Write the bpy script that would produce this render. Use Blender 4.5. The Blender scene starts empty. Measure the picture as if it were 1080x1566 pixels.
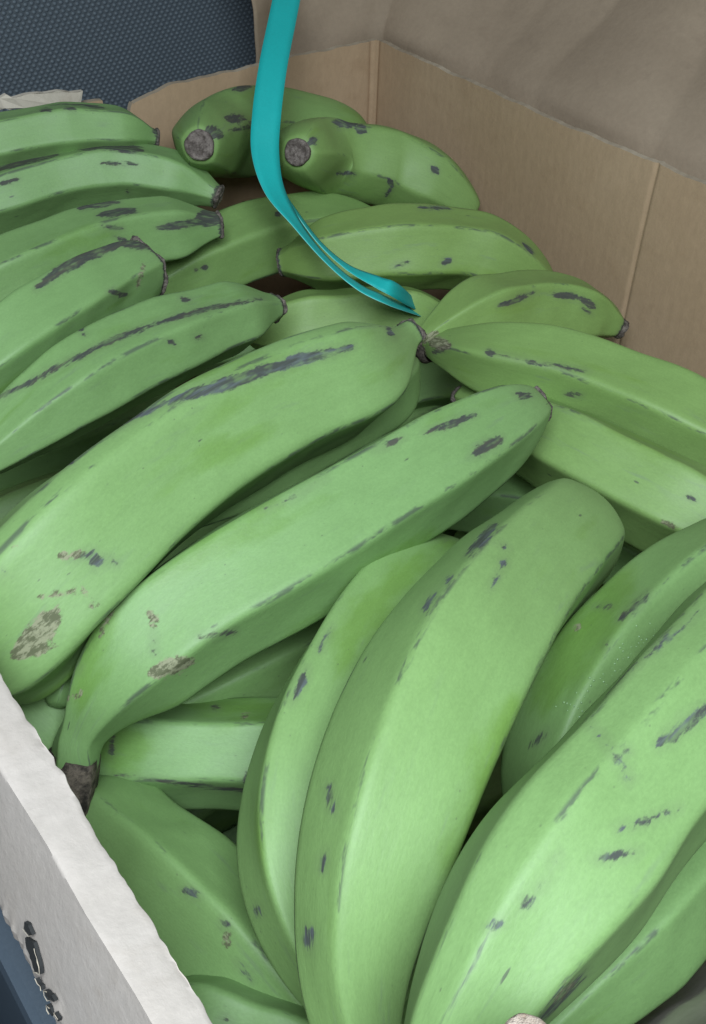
import bpy, math, random
import numpy as np

# ------------------------------------------------------------------ camera
# calibrated from the box edges: world X along the back wall, Y along the
# long side wall (away from the camera), Z up; box floor at z = 0, rim at RIM
FPX, PW, PH = 1667.0, 1080.0, 1566.0
RIM, CAMH = 0.24, 0.25
def nrm(v):
    v = np.asarray(v, float)
    return v / np.linalg.norm(v)
D1 = nrm([-1625, -1463, 1667]); D2 = nrm([-60, 1967, 1667])
D2 = nrm(D2 - D1 * (D1 @ D2)); D3 = -np.cross(D1, D2); UP = -D2
ROT = np.array([D3, D1, UP])                     # camera space -> world
def ray(x, y):
    return ROT @ np.array([(x - PW / 2) / FPX, (y - PH / 2) / FPX, 1.0])
_r = ray(575, 60)
CAM = np.array([0, 0, RIM + CAMH])
CAM = CAM - np.array([(_r * (-CAMH / _r[2]))[0], (_r * (-CAMH / _r[2]))[1], 0])   # back corner of the rim = origin
def atz(x, y, z):                                # point on the level z (measured from the rim)
    r = ray(x, y); return CAM + r * ((RIM + z - CAM[2]) / r[2])
def aty(x, y, Y):
    r = ray(x, y); return CAM + r * ((Y - CAM[1]) / r[1])
def atx(x, y, X):
    r = ray(x, y); return CAM + r * ((X - CAM[0]) / r[0])
def proj(P):
    q = (np.asarray(P) - CAM) @ ROT
    return q[..., 0] / q[..., 2] * FPX + PW / 2, q[..., 1] / q[..., 2] * FPX + PH / 2, q[..., 2]

from mathutils import Matrix, Vector
sc = bpy.context.scene
COL = sc.collection
cd = bpy.data.cameras.new('camera'); cam = bpy.data.objects.new('camera', cd); COL.objects.link(cam)
cd.sensor_fit = 'VERTICAL'; cd.sensor_height = 36; cd.lens = 36 * FPX / PH
cd.clip_start = 0.01; cd.clip_end = 50
rx, fw = ROT @ np.array([1, 0, 0]), ROT @ np.array([0, 0, 1]); uy = ROT @ np.array([0, -1, 0])
cam.matrix_world = Matrix([[rx[0], uy[0], -fw[0], CAM[0]], [rx[1], uy[1], -fw[1], CAM[1]],
                           [rx[2], uy[2], -fw[2], CAM[2]], [0, 0, 0, 1]])
sc.camera = cam

# ------------------------------------------------------------------ light
w = bpy.data.worlds.new('World'); sc.world = w; w.use_nodes = True
bg = w.node_tree.nodes['Background']
bg.inputs['Color'].default_value = (0.80, 0.92, 1.0, 1); bg.inputs['Strength'].default_value = 0.13
def area(name, loc, target, sx, sy, power, col):
    l = bpy.data.lights.new(name, 'AREA'); l.shape = 'RECTANGLE'; l.size = sx; l.size_y = sy
    l.energy = power; l.color = col
    o = bpy.data.objects.new(name, l); COL.objects.link(o)
    o.location = loc
    o.rotation_euler = (Vector(target) - Vector(loc)).to_track_quat('-Z', 'Y').to_euler()
    return o
# daylight through the open car door behind the camera, plus a weak fill lamp added behind it
area('door_daylight', (-0.57, -0.78, 0.83), (-0.25, -0.42, 0.2), 0.46, 0.40, 10.0, (0.83, 0.96, 1.0))
area('fill_light', (-1.1, -1.5, 1.0), (-0.25, -0.3, 0.2), 0.9, 0.5, 0.9, (0.90, 0.97, 1.0))
sc.view_settings.view_transform = 'Standard'; sc.view_settings.look = 'None'
sc.view_settings.exposure = 0.0; sc.view_settings.gamma = 1.0
sc.cycles.use_denoising = True; sc.cycles.max_bounces = 5; sc.cycles.diffuse_bounces = 3; sc.cycles.glossy_bounces = 2
sc.cycles.use_adaptive_sampling = True; sc.cycles.adaptive_threshold = 0.015

# ------------------------------------------------------------------ node helper
class NT:
    def __init__(s, name):
        s.m = bpy.data.materials.new(name); s.m.use_nodes = True
        s.t = s.m.node_tree; s.b = s.t.nodes['Principled BSDF']
    def n(s, typ, **kw):
        o = s.t.nodes.new(typ)
        for k, v in kw.items(): setattr(o, k, v)
        return o
    def put(s, sock, v):
        if isinstance(v, bpy.types.NodeSocket): s.t.links.new(v, sock)
        elif isinstance(v, (tuple, list)) and len(v) == 3 and sock.type == 'RGBA': sock.default_value = (*v, 1)
        else: sock.default_value = v
    def math(s, op, a, b=0.0, c=0.0, clamp=False):
        o = s.n('ShaderNodeMath', operation=op, use_clamp=clamp)
        for i, v in enumerate((a, b, c)): s.put(o.inputs[i], v)
        return o.outputs[0]
    def step(s, v, lo, hi, out0=0.0, out1=1.0):
        o = s.n('ShaderNodeMapRange', interpolation_type='SMOOTHSTEP')
        for i, x in enumerate((v, lo, hi, out0, out1)): s.put(o.inputs[i], x)
        return o.outputs[0]
    def mix(s, f, a, b, mode='MIX'):
        o = s.n('ShaderNodeMix', data_type='RGBA', blend_type=mode)
        s.put(o.inputs[0], f); s.put(o.inputs[6], a); s.put(o.inputs[7], b)
        return o.outputs[2]
    def noise(s, vec, scale, detail=3.0, rough=0.55):
        o = s.n('ShaderNodeTexNoise'); s.put(o.inputs['Vector'], vec)
        o.inputs['Scale'].default_value = scale; o.inputs['Detail'].default_value = detail
        o.inputs['Roughness'].default_value = rough
        return o.outputs[0]
    def attr(s, name):
        return s.n('ShaderNodeAttribute', attribute_name=name).outputs['Fac']
    def xyz(s, x, y, z):
        o = s.n('ShaderNodeCombineXYZ')
        for i, v in enumerate((x, y, z)): s.put(o.inputs[i], v)
        return o.outputs[0]
    def bump(s, h, strength, dist):
        o = s.n('ShaderNodeBump'); s.put(o.inputs['Height'], h)
        o.inputs['Strength'].default_value = strength; o.inputs['Distance'].default_value = dist
        s.t.links.new(o.outputs[0], s.b.inputs['Normal'])
    def obj(s): return s.n('ShaderNodeTexCoord').outputs['Object']

def peel_material():
    k = NT('plantain_peel')
    u, v = k.attr('um'), k.attr('vm')
    rnd = k.n('ShaderNodeObjectInfo').outputs['Random']
    sd = k.math('MULTIPLY', rnd, 400.0)
    def uv(su, sv, off=0.0): return k.xyz(k.math('DIVIDE', u, su), k.math('DIVIDE', v, sv), k.math('ADD', sd, off))
    rawn = k.math('SUBTRACT', k.noise(uv(14, 7, 17), 1.0, 3, 0.6), 0.5)
    bloom = k.math('MULTIPLY', k.step(k.noise(uv(85, 26), 1.0, 4, 0.55), 0.27, 0.42, 0.35, 1.0),
                   k.step(k.math('ADD', k.attr('raw'), k.math('MULTIPLY', rawn, 13.0)), -4.5, 4.0, 0.22, 1.0))
    fine = k.noise(uv(45, 1.6, 7), 1.0, 3, 0.6)
    mott = k.noise(uv(9, 6, 13), 1.0, 3, 0.6)
    shade = k.attr('ripe')
    c_bloom = k.mix(rnd, (0.178, 0.306, 0.114), (0.194, 0.318, 0.110))
    c_raw = k.mix(rnd, (0.126, 0.244, 0.050), (0.144, 0.258, 0.052))
    col = k.mix(bloom, c_raw, c_bloom)
    col = k.mix(shade, col, (0.190, 0.275, 0.055))
    f = k.math('ADD', k.math('MULTIPLY', fine, 0.10), k.math('MULTIPLY', mott, 0.18))
    f = k.math('ADD', f, 0.86)
    col = k.mix(1.0, col, k.xyz(f, f, f), 'MULTIPLY')
    dust = k.noise(uv(1.1, 0.8, 91), 1.0, 2, 0.6); f2 = k.math('ADD', 0.86, k.math('MULTIPLY', dust, 0.28))
    col = k.mix(1.0, col, k.xyz(f2, f2, f2), 'MULTIPLY')
    # faint grey rub marks lying along the fruit
    rub = k.math('MULTIPLY', k.step(k.noise(uv(28, 5, 21), 1.0, 3, 0.65), 0.56, 0.74),
                 k.step(k.noise(uv(60, 25, 27), 1.0, 2), 0.46, 0.62))
    col = k.mix(k.math('MULTIPLY', rub, 0.40), col, (0.15, 0.20, 0.13))
    # ridge wear
    rw = k.math('MULTIPLY', k.step(k.attr('ridge'), 0.84, 0.97),
                k.step(k.noise(uv(22, 7, 33), 1.0, 4, 0.7), 0.50, 0.61))
    col = k.mix(k.math('MULTIPLY', rw, 0.72), col, (0.060, 0.068, 0.062))
    # small nicks and specks
    vo = k.n('ShaderNodeTexVoronoi'); k.put(vo.inputs['Vector'], uv(19, 7.5, 3)); vo.inputs['Scale'].default_value = 1.0
    sp = k.math('SUBTRACT', vo.outputs['Distance'], k.math('MULTIPLY', k.noise(uv(3, 1.2, 5), 1.0, 3), 0.13))
    sep = k.n('ShaderNodeSeparateColor'); k.put(sep.inputs[0], vo.outputs['Color'])
    spk = k.math('MULTIPLY', k.step(sp, 0.035, -0.015), k.math('GREATER_THAN', sep.outputs[0], 0.88))
    col = k.mix(k.math('MULTIPLY', spk, 0.72), col, (0.055, 0.058, 0.050))
    vp = k.n('ShaderNodeTexVoronoi'); k.put(vp.inputs['Vector'], uv(5.0, 3.6, 41)); vp.inputs['Scale'].default_value = 1.0
    pp = k.math('MULTIPLY', k.step(vp.outputs['Distance'], 0.11, 0.04), k.step(k.noise(uv(40, 14, 43), 1.0, 2), 0.52, 0.62))
    col = k.mix(k.math('MULTIPLY', pp, 0.55), col, (0.08, 0.09, 0.06))
    # bruises and cork scars set on the fruit one by one
    rag = k.math('SUBTRACT', k.noise(uv(3.2, 1.3, 51), 1.0, 4, 0.75), 0.5)
    rag2 = k.math('SUBTRACT', k.noise(uv(2.6, 2.6, 57), 1.0, 3, 0.7), 0.5)
    rag3 = k.math('SUBTRACT', k.noise(uv(8.5, 3.2, 53), 1.0, 2, 0.6), 0.5)
    dk = k.step(k.math('ADD', k.attr('dark'), k.math('ADD', k.math('MULTIPLY', rag, 2.6), k.math('MULTIPLY', rag3, 4.2))), 0.55, -0.45)
    halo = k.step(k.math('ADD', k.attr('dark'), k.math('MULTIPLY', rag, 5.0)), 3.2, -0.5)
    col = k.mix(k.math('MULTIPLY', halo, 0.28), col, (0.13, 0.17, 0.09))
    inner = k.noise(uv(16, 2.0, 61), 1.0, 2, 0.6)
    dcol = k.mix(k.step(inner, 0.40, 0.66), (0.046, 0.047, 0.048), k.mix(k.step(rnd, 0.3, 0.7), (0.066, 0.060, 0.050), (0.086, 0.096, 0.114)))
    thin = k.step(k.noise(uv(11, 3.2, 66), 1.0, 2, 0.7), 0.30, 0.52, 0.45, 0.95)
    col = k.mix(k.math('MULTIPLY', dk, thin), col, dcol)
    bk = k.step(k.math('ADD', k.attr('brown'), k.math('MULTIPLY', rag2, 5.5)), 0.5, -0.6)
    bcol = k.mix(k.step(k.noise(uv(3, 2.4, 71), 1.0, 3, 0.7), 0.42, 0.60), (0.085, 0.070, 0.045), (0.270, 0.245, 0.170))
    col = k.mix(k.math('MULTIPLY', bk, 0.85), col, bcol)
    k.put(k.b.inputs['Base Color'], col)
    rg = k.math('ADD', 0.40, k.math('MULTIPLY', bloom, 0.10))
    rg = k.math('ADD', rg, k.math('MULTIPLY', k.math('MAXIMUM', dk, bk), 0.25))
    k.put(k.b.inputs['Roughness'], k.math('ADD', rg, k.math('MULTIPLY', mott, 0.10)))
    k.b.inputs['Specular IOR Level'].default_value = 0.5
    h = k.math('ADD', mott, k.math('MULTIPLY', dust, 0.3))
    k.bump(h, 0.25, 0.0006)
    return k.m

def cork_material(name, c0, c1, sc_=1.0):
    k = NT(name); o = k.obj()
    a = k.noise(o, 260 * sc_, 6, 0.7); b = k.noise(o, 900 * sc_, 4, 0.6)
    col = k.mix(k.step(a, 0.36, 0.64), c0, c1)
    f = k.math('ADD', 0.65, k.math('MULTIPLY', b, 0.7)); col = k.mix(1.0, col, k.xyz(f, f, f), 'MULTIPLY')
    k.put(k.b.inputs['Base Color'], col); k.b.inputs['Roughness'].default_value = 0.85
    k.b.inputs['Specular IOR Level'].default_value = 0.2
    k.bump(k.math('ADD', a, k.math('MULTIPLY', b, 0.4)), 0.9, 0.0016)
    return k.m

def card_material(name, c0, c1, c2, flute=0.0, crease=0.0, grain=140.0):
    k = NT(name); o = k.obj()
    sp = k.n('ShaderNodeSeparateXYZ'); k.put(sp.inputs[0], o)
    big = k.noise(o, 9, 4, 0.6); mid = k.noise(o, 60, 5, 0.65)
    fib = k.noise(k.xyz(k.math('MULTIPLY', sp.outputs[0], 300.0), k.math('MULTIPLY', sp.outputs[1], 300.0),
                        k.math('MULTIPLY', sp.outputs[2], grain)), 1.0, 5, 0.7)
    col = k.mix(k.step(big, 0.35, 0.68), c0, c1)
    col = k.mix(k.math('MULTIPLY', k.step(mid, 0.52, 0.78), 0.55), col, c2)
    f = k.math('ADD', 0.86, k.math('MULTIPLY', fib, 0.28)); col = k.mix(1.0, col, k.xyz(f, f, f), 'MULTIPLY')
    k.put(k.b.inputs['Base Color'], col); k.b.inputs['Roughness'].default_value = 0.82
    k.b.inputs['Specular IOR Level'].default_value = 0.22
    h = k.math('ADD', k.math('MULTIPLY', fib, 0.35), k.math('MULTIPLY', mid, 0.6))
    if flute:                                     # the corrugation shows faintly through the liner
        q = k.math('ADD', sp.outputs[0], sp.outputs[1])
        h = k.math('ADD', h, k.math('MULTIPLY', k.math('SINE', k.math('MULTIPLY', q, 2 * math.pi / 0.0072)), flute))
    if crease:
        h = k.math('ADD', h, k.math('MULTIPLY', k.noise(o, 22, 5, 0.6), crease))
    k.bump(h, 0.5, 0.0011)
    return k.m

def plain_material(name, c, rough=0.6, spec=0.4, grain=0.25, scale=400, bump=0.0005):
    k = NT(name); o = k.obj()
    g = k.noise(o, scale, 4, 0.6); l = k.noise(o, scale * 0.05, 3, 0.5)
    f = k.math('ADD', 1 - grain, k.math('MULTIPLY', k.math('ADD', g, l), grain))
    k.put(k.b.inputs['Base Color'], k.mix(1.0, c, k.xyz(f, f, f), 'MULTIPLY'))
    k.b.inputs['Roughness'].default_value = rough; k.b.inputs['Specular IOR Level'].default_value = spec
    k.bump(g, 0.4, bump)
    return k.m

def fabric_material():
    k = NT('seat_weave')
    uvn = k.n('ShaderNodeUVMap').outputs[0]
    sp = k.n('ShaderNodeSeparateXYZ'); k.put(sp.inputs[0], uvn)
    def cell(ox, oy):
        fx = k.math('SUBTRACT', k.math('FRACT', k.math('ADD', k.math('DIVIDE', sp.outputs[0], 0.0048), ox)), 0.5)
        fy = k.math('SUBTRACT', k.math('FRACT', k.math('ADD', k.math('DIVIDE', sp.outputs[1], 0.0055), oy)), 0.5)
        fx = k.math('MULTIPLY', fx, 1.17); fy = k.math('MULTIPLY', fy, 1.5)
        return k.math('SQRT', k.math('ADD', k.math('MULTIPLY', fx, fx), k.math('MULTIPLY', fy, fy)))
    d = k.math('MINIMUM', cell(0, 0), cell(0.5, 0.5))
    o = k.obj(); nz = k.noise(o, 900, 4, 0.6); lg = k.noise(o, 130, 3)
    d2 = k.math('ADD', d, k.math('MULTIPLY', k.math('SUBTRACT', nz, 0.5), 0.25))
    dot = k.step(d2, 0.34, 0.20)
    thr = k.math('MULTIPLY', dot, k.math('ADD', 0.45, k.math('MULTIPLY', lg, 0.9)))
    col = k.mix(thr, (0.056, 0.068, 0.083), (0.116, 0.140, 0.168))
    k.put(k.b.inputs['Base Color'], col); k.b.inputs['Roughness'].default_value = 0.7
    k.b.inputs['Sheen Weight'].default_value = 0.25
    k.b.inputs['Sheen Tint'].default_value = (0.6, 0.75, 1, 1)
    k.bump(k.math('ADD', k.step(d, 0.5, 0.1), k.math('MULTIPLY', nz, 0.3)), 0.7, 0.0012)
    return k.m

M = dict(
    peel=peel_material(),
    tip=cork_material('dried_blossom_tip', (0.055, 0.045, 0.040), (0.200, 0.165, 0.145)),
    cork=cork_material('cut_stem_cork', (0.075, 0.058, 0.052), (0.220, 0.180, 0.165), 0.8),
    crown=cork_material('dried_crown', (0.030, 0.025, 0.022), (0.165, 0.130, 0.105), 0.6),
    pale=cork_material('pale_stub', (0.36, 0.26, 0.20), (0.52, 0.42, 0.36)),
    kraft=card_material('brown_corrugated_liner', (0.385, 0.258, 0.165), (0.425, 0.290, 0.190), (0.345, 0.225, 0.140), flute=0.03),
    kraft_edge=card_material('cut_cardboard_edge', (0.30, 0.235, 0.175), (0.42, 0.34, 0.26), (0.20, 0.15, 0.11)),
    white=card_material('white_faced_liner', (0.50, 0.425, 0.390), (0.55, 0.475, 0.445), (0.42, 0.345, 0.300), crease=0.10, grain=300.0),
    greycard=card_material('grey_brown_board', (0.36, 0.32, 0.285), (0.41, 0.37, 0.33), (0.30, 0.26, 0.22)),
    torn=card_material('torn_paper_fibre', (0.46, 0.39, 0.32), (0.58, 0.51, 0.44), (0.34, 0.27, 0.21)),
    inside=card_material('painted_flute_shade', (0.030, 0.030, 0.032), (0.050, 0.048, 0.046), (0.020, 0.020, 0.020)),  # near-black colour stands in for the shade inside the torn holes
    sheet=card_material('crumpled_kraft_paper', (0.270, 0.200, 0.145), (0.310, 0.232, 0.170), (0.225, 0.165, 0.120), crease=0.5, grain=300.0),
    teal=plain_material('teal_plastic_strap', (0.010, 0.370, 0.365), 0.55, 0.35, 0.18, 700, 0.0003),
    teal_edge=plain_material('frayed_strap_edge', (0.20, 0.60, 0.58), 0.6, 0.3, 0.3, 900, 0.0004),
    sap=plain_material('dried_sap', (0.26, 0.40, 0.20), 0.25, 0.6, 0.1, 900, 0.0001),
    fabric=fabric_material(),
    vinyl=plain_material('slate_blue_plastic', (0.072, 0.092, 0.122), 0.55, 0.35, 0.2, 700, 0.0003),
    carpet=plain_material('dark_car_carpet', (0.035, 0.050, 0.070), 0.95, 0.15, 0.5, 900, 0.002),
)

# ------------------------------------------------------------------ mesh helpers
def mesh_obj(name, V, F, mat, parent=None, smooth=True, attrs=None, mats=None, midx=None, uv=None):
    me = bpy.data.meshes.new(name)
    V = np.asarray(V, np.float32)
    if isinstance(F, np.ndarray):
        me.vertices.add(len(V)); me.vertices.foreach_set('co', V.ravel())
        nf = len(F); me.loops.add(nf * 4); me.polygons.add(nf)
        me.polygons.foreach_set('loop_start', np.arange(0, nf * 4, 4, dtype=np.int32))
        me.loops.foreach_set('vertex_index', F.astype(np.int32).ravel())
    else:
        me.from_pydata([tuple(map(float, p)) for p in V], [], F)
    for m in (mats or [mat]): me.materials.append(m)
    if midx is not None: me.polygons.foreach_set('material_index', np.asarray(midx, np.int32))
    me.update(calc_edges=True); me.validate()
    me.polygons.foreach_set('use_smooth', np.full(len(me.polygons), smooth))
    for k, a in (attrs or {}).items():
        at = me.attributes.new(k, 'FLOAT', 'POINT'); at.data.foreach_set('value', np.asarray(a, np.float32).ravel())
    if uv is not None:
        l = me.uv_layers.new(name='UVMap'); vi = np.empty(len(me.loops), np.int32); me.loops.foreach_get('vertex_index', vi)
        l.data.foreach_set('uv', np.asarray(uv, np.float32)[vi].ravel())
    me.update()
    o = bpy.data.objects.new(name, me); COL.objects.link(o)
    if parent is not None: o.parent = parent
    return o
def grid_faces(ns, na, wrap):
    i = np.arange(ns - 1)[:, None]; j = np.arange(na if wrap else na - 1)[None, :]
    a = i * na + j; b = i * na + (j + 1) % na
    return np.stack([a, b, b + na, a + na], -1).reshape(-1, 4)
def empty(name, loc, label, cat, group=None):
    o = bpy.data.objects.new(name, None); COL.objects.link(o); o.location = tuple(map(float, loc)); o.empty_display_size = 0.02
    tag(o, label, cat, group); return o
def tag(o, label, cat, group=None):
    o['label'] = label; o['category'] = cat
    if group: o['group'] = group
    return o
def spline(P, n):
    P = np.asarray(P, float)
    if len(P) == 2: P = np.vstack([P[0], P.mean(0), P[1]])
    E = np.vstack([2 * P[0] - P[1], P, 2 * P[-1] - P[-2]])
    out = []
    for i in range(1, len(E) - 2):
        p0, p1, p2, p3 = E[i - 1:i + 3]
        t = np.linspace(0, 1, 60, endpoint=False)[:, None]
        out.append(0.5 * (2 * p1 + (p2 - p0) * t + (2 * p0 - 5 * p1 + 4 * p2 - p3) * t ** 2 + (-p0 + 3 * p1 - 3 * p2 + p3) * t ** 3))
    Q = np.vstack(out + [P[-1:]])
    s = np.r_[0, np.cumsum(np.linalg.norm(np.diff(Q[:, :3], axis=0), axis=1))]
    u = np.linspace(0, s[-1], n)
    return np.stack([np.interp(u, s, Q[:, k]) for k in range(Q.shape[1])], 1), u
def seg_dist(px, py, line, wd):
    """pixel distance outside a stroke that is full in the middle and thin at its ends"""
    if len(line) == 1: return np.hypot(px - line[0][0], py - line[0][1]) - wd
    d = np.full(px.shape, 1e9); ln = [math.dist(a, b) for a, b in zip(line[:-1], line[1:])]; tot = sum(ln); acc = 0
    for (x0, y0), (x1, y1), l in zip(line[:-1], line[1:], ln):
        L = l * l + 1e-9
        t = np.clip(((px - x0) * (x1 - x0) + (py - y0) * (y1 - y0)) / L, 0, 1)
        g = (acc + t * l) / tot; acc += l
        w_ = wd * (0.25 + 0.75 * np.clip(4 * g * (1 - g), 0, 1) ** 0.6)
        d = np.minimum(d, np.hypot(px - x0 - t * (x1 - x0), py - y0 - t * (y1 - y0)) - w_)
    return d

# ------------------------------------------------------------------ one plantain
def end_profile(x, kind):
    L, r0, p = kind
    if p is None:                                # a straight stalk that swells into the fruit
        q = np.clip((x - L[0]) / (L[1] - L[0]), 0, 1); q = q * q * (3 - 2 * q)
        return r0 + (1 - r0) * (0.72 * q ** 0.8 + 0.28 * np.clip((x - L[0]) / (L[2] - L[0]), 0, 1))
    q = np.clip(x / L, 0, 1)
    return r0 + (1 - r0) * (1 - (1 - q) ** p[0]) ** p[1]
TIP = (0.30, 0.30, (1.7, 0.82)); BLUNT = ((0.0, 0.17, 0.38), 0.34, None); ROUND = (0.20, 0.10, (2.2, 0.5))
STEM = (0.34, 0.30, (1.7, 1.15)); NECK = ((0.07, 0.24, 0.42), 0.30, None); SQUARE = (0.14, 0.62, (2.0, 0.6))
def plantain(label, pts, r, e0, e1, ridges=(), marks=(), nub0=None, nub1=None, ripe=0.0, flat=1.12,
             seed=0, ns=120, na=96, group='green plantains packed in the box', world=False, name='plantain'):
    rng = np.random.default_rng(seed + 11)
    P = np.array(pts, float) if world else np.array([atz(*p) for p in pts])
    C, u = spline(P, ns); L = u[-1]
    x = u / L
    # extra stations where the ends curve fast
    prof = r * end_profile(x, e0) * end_profile(1 - x, e1)
    prof *= 1 + 0.025 * np.sin(2 * np.pi * (x * 1.7 + rng.random())) + 0.012 * np.sin(2 * np.pi * (x * 4.1 + rng.random()))
    T = np.gradient(C, axis=0); T /= np.linalg.norm(T, axis=1)[:, None]
    N = np.array([0, 0, 1.0]) - T * T[:, 2:3]; N /= np.linalg.norm(N, axis=1)[:, None]
    B = np.cross(T, N)
    th = np.linspace(0, 2 * np.pi, na, endpoint=False) - np.pi          # seam underneath
    dirs = N[:, None, :] * np.cos(th)[None, :, None] + B[:, None, :] * np.sin(th)[None, :, None]
    base = C[:, None, :] + dirs * prof[:, None, None]
    px, py, dp = proj(base)
    facing = np.einsum('ijk,ijk->ij', dirs, CAM - base) > 0
    ang = []
    for (qx, qy) in ridges:
        d = np.hypot(px - qx, py - qy) + np.where(facing, 0, 1e6)
        ang.append(th[np.unravel_index(np.argmin(d), d.shape)[1]])
    if not ang: ang = [rng.uniform(-0.5, 0.5)]
    ang = sorted(a % (2 * np.pi) for a in ang)
    full = []
    for a, b in zip(ang, ang[1:] + [ang[0] + 2 * np.pi]):
        k = max(1, int(round((b - a) / 1.28)))
        if k == 1 and b - a > 5: k = 5
        full += [a + (b - a) * (i + (rng.uniform(-.12, .12) if i else 0)) / k for i in range(k)]
    full = np.array(sorted(a % (2 * np.pi) for a in full))
    tt = th % (2 * np.pi)
    idx = np.searchsorted(full, tt, side='right') - 1
    lo = full[idx]; hi = np.roll(full, -1)[idx]
    lo = np.where(idx < 0, full[-1] - 2 * np.pi, lo); hi = np.where(hi <= lo, hi + 2 * np.pi, hi)
    half = np.clip((hi - lo) / 2, 0, 0.66); mid = (hi + lo) / 2
    sec = 1 - flat * (1 - np.cos(half) / np.cos(np.clip(tt - mid, -0.66, 0.66)))
    rid = np.clip(1 - np.minimum(np.abs(tt - lo), np.abs(hi - tt)) / 0.42, 0, 1)
    ker = np.exp(-0.5 * (np.arange(-6, 7) * (2 * np.pi / na) / 0.050) ** 2); ker /= ker.sum()
    sec = sum(kv * np.roll(sec, i - 6) for i, kv in enumerate(ker)); sec /= sec.max() * 0.985
    amp = np.clip(1.05 - 0.55 * np.abs(2 * x - 1) ** 5, 0, 1)
    for e_, x_ in ((e0, x), (e1, 1 - x)):
        if e_[2] is not None and e_[1] < 0.2: amp = amp * (0.05 + 0.95 * np.clip(x_ / 0.34, 0, 1))
    rr = prof[:, None] * (1 + (sec[None, :] - 1) * amp[:, None])
    ph = rng.random(6) * 6.28
    rr = rr * (1 + 0.010 * np.sin(x[:, None] * 9 + th * 2 + ph[0]) + 0.007 * np.sin(x[:, None] * 17 + th * 3 + ph[1])
               + 0.004 * np.sin(x[:, None] * 41 + th * 5 + ph[2]))
    V = C[:, None, :] + dirs * rr[..., None]
    px, py, dp = proj(V)
    nv = dirs
    facing = np.einsum('ijk,ijk->ij', nv, CAM - V) / np.linalg.norm(CAM - V, axis=2) > -0.12
    dark = np.full(px.shape, 30.0); brown = dark.copy(); rip = np.full(px.shape, float(ripe)); raw = dark.copy()
    for mk in marks:
        kind, wd, line = mk
        d = seg_dist(px, py, line, wd) * dp / FPX * 1000
        d = np.where(facing, d, 30.0)
        if kind == 'd': dark = np.minimum(dark, d)
        elif kind == 'y': raw = np.minimum(raw, d)
        else: brown = np.minimum(brown, d)
    for nub, e_ in ((nub0, u * 1000), (nub1, (L - u) * 1000)):
        if nub and nub[0] == 'blossom_tip': dark = np.minimum(dark, np.repeat((e_ - 1.3)[:, None], na, 1))
        elif nub and nub[0] == 'crown': brown = np.minimum(brown, np.repeat((e_ - 3.0)[:, None], na, 1))
    um = np.repeat((u * 1000)[:, None], na, 1); vm = prof.max() * 1000 * th[None, :] * np.ones((ns, 1))
    verts = V.reshape(-1, 3); F = grid_faces(ns, na, True)
    c0, c1 = C[0] - T[0] * prof[0] * 0.10, C[-1] + T[-1] * prof[-1] * 0.10
    # close the ends with a small inner ring and a centre collapsed ring
    def ring(i, f, off): return C[i] + T[i] * off + (V[i] - C[i]) * f
    r0a, r0b = ring(0, 0.55, -prof[0] * 0.12), ring(0, 0.02, -prof[0] * 0.14)
    r1a, r1b = ring(-1, 0.55, prof[-1] * 0.12), ring(-1, 0.02, prof[-1] * 0.14)
    n0 = len(verts)
    verts = np.vstack([verts, r1a, r1b, r0a, r0b])
    j = np.arange(na); j2 = (j + 1) % na
    def q(a, b): return np.stack([a + j, a + j2, b + j2, b + j], 1)
    last = (ns - 1) * na
    F = np.vstack([F, q(last, n0), q(n0, n0 + na), q(n0 + 2 * na, 0), q(n0 + 3 * na, n0 + 2 * na)])
    def ext(a): return np.concatenate([a.reshape(-1), a[-1], a[-1], a[0], a[0]])
    attrs = dict(dark=ext(dark), brown=ext(brown), ridge=ext(np.repeat(rid[None, :], ns, 0)), um=ext(um), vm=ext(vm), ripe=ext(rip), raw=ext(raw))
    root = mesh_obj(name, verts - C[ns // 2], F, M['peel'], attrs=attrs)
    root.location = tuple(C[ns // 2])
    tag(root, label, 'plantain', group)
    for nub, i, s in ((nub0, 0, -1), (nub1, -1, 1)):
        if not nub: continue
        nm, mt, ln, fac = nub
        add_nub(nm, M[mt], root, C[ns // 2], C[i], T[i] * s, N[i], prof[i] * fac, ln, rng, (V[i] - C[i]) / prof[i] if nm == 'blossom_tip' else None)
    return root
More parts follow.
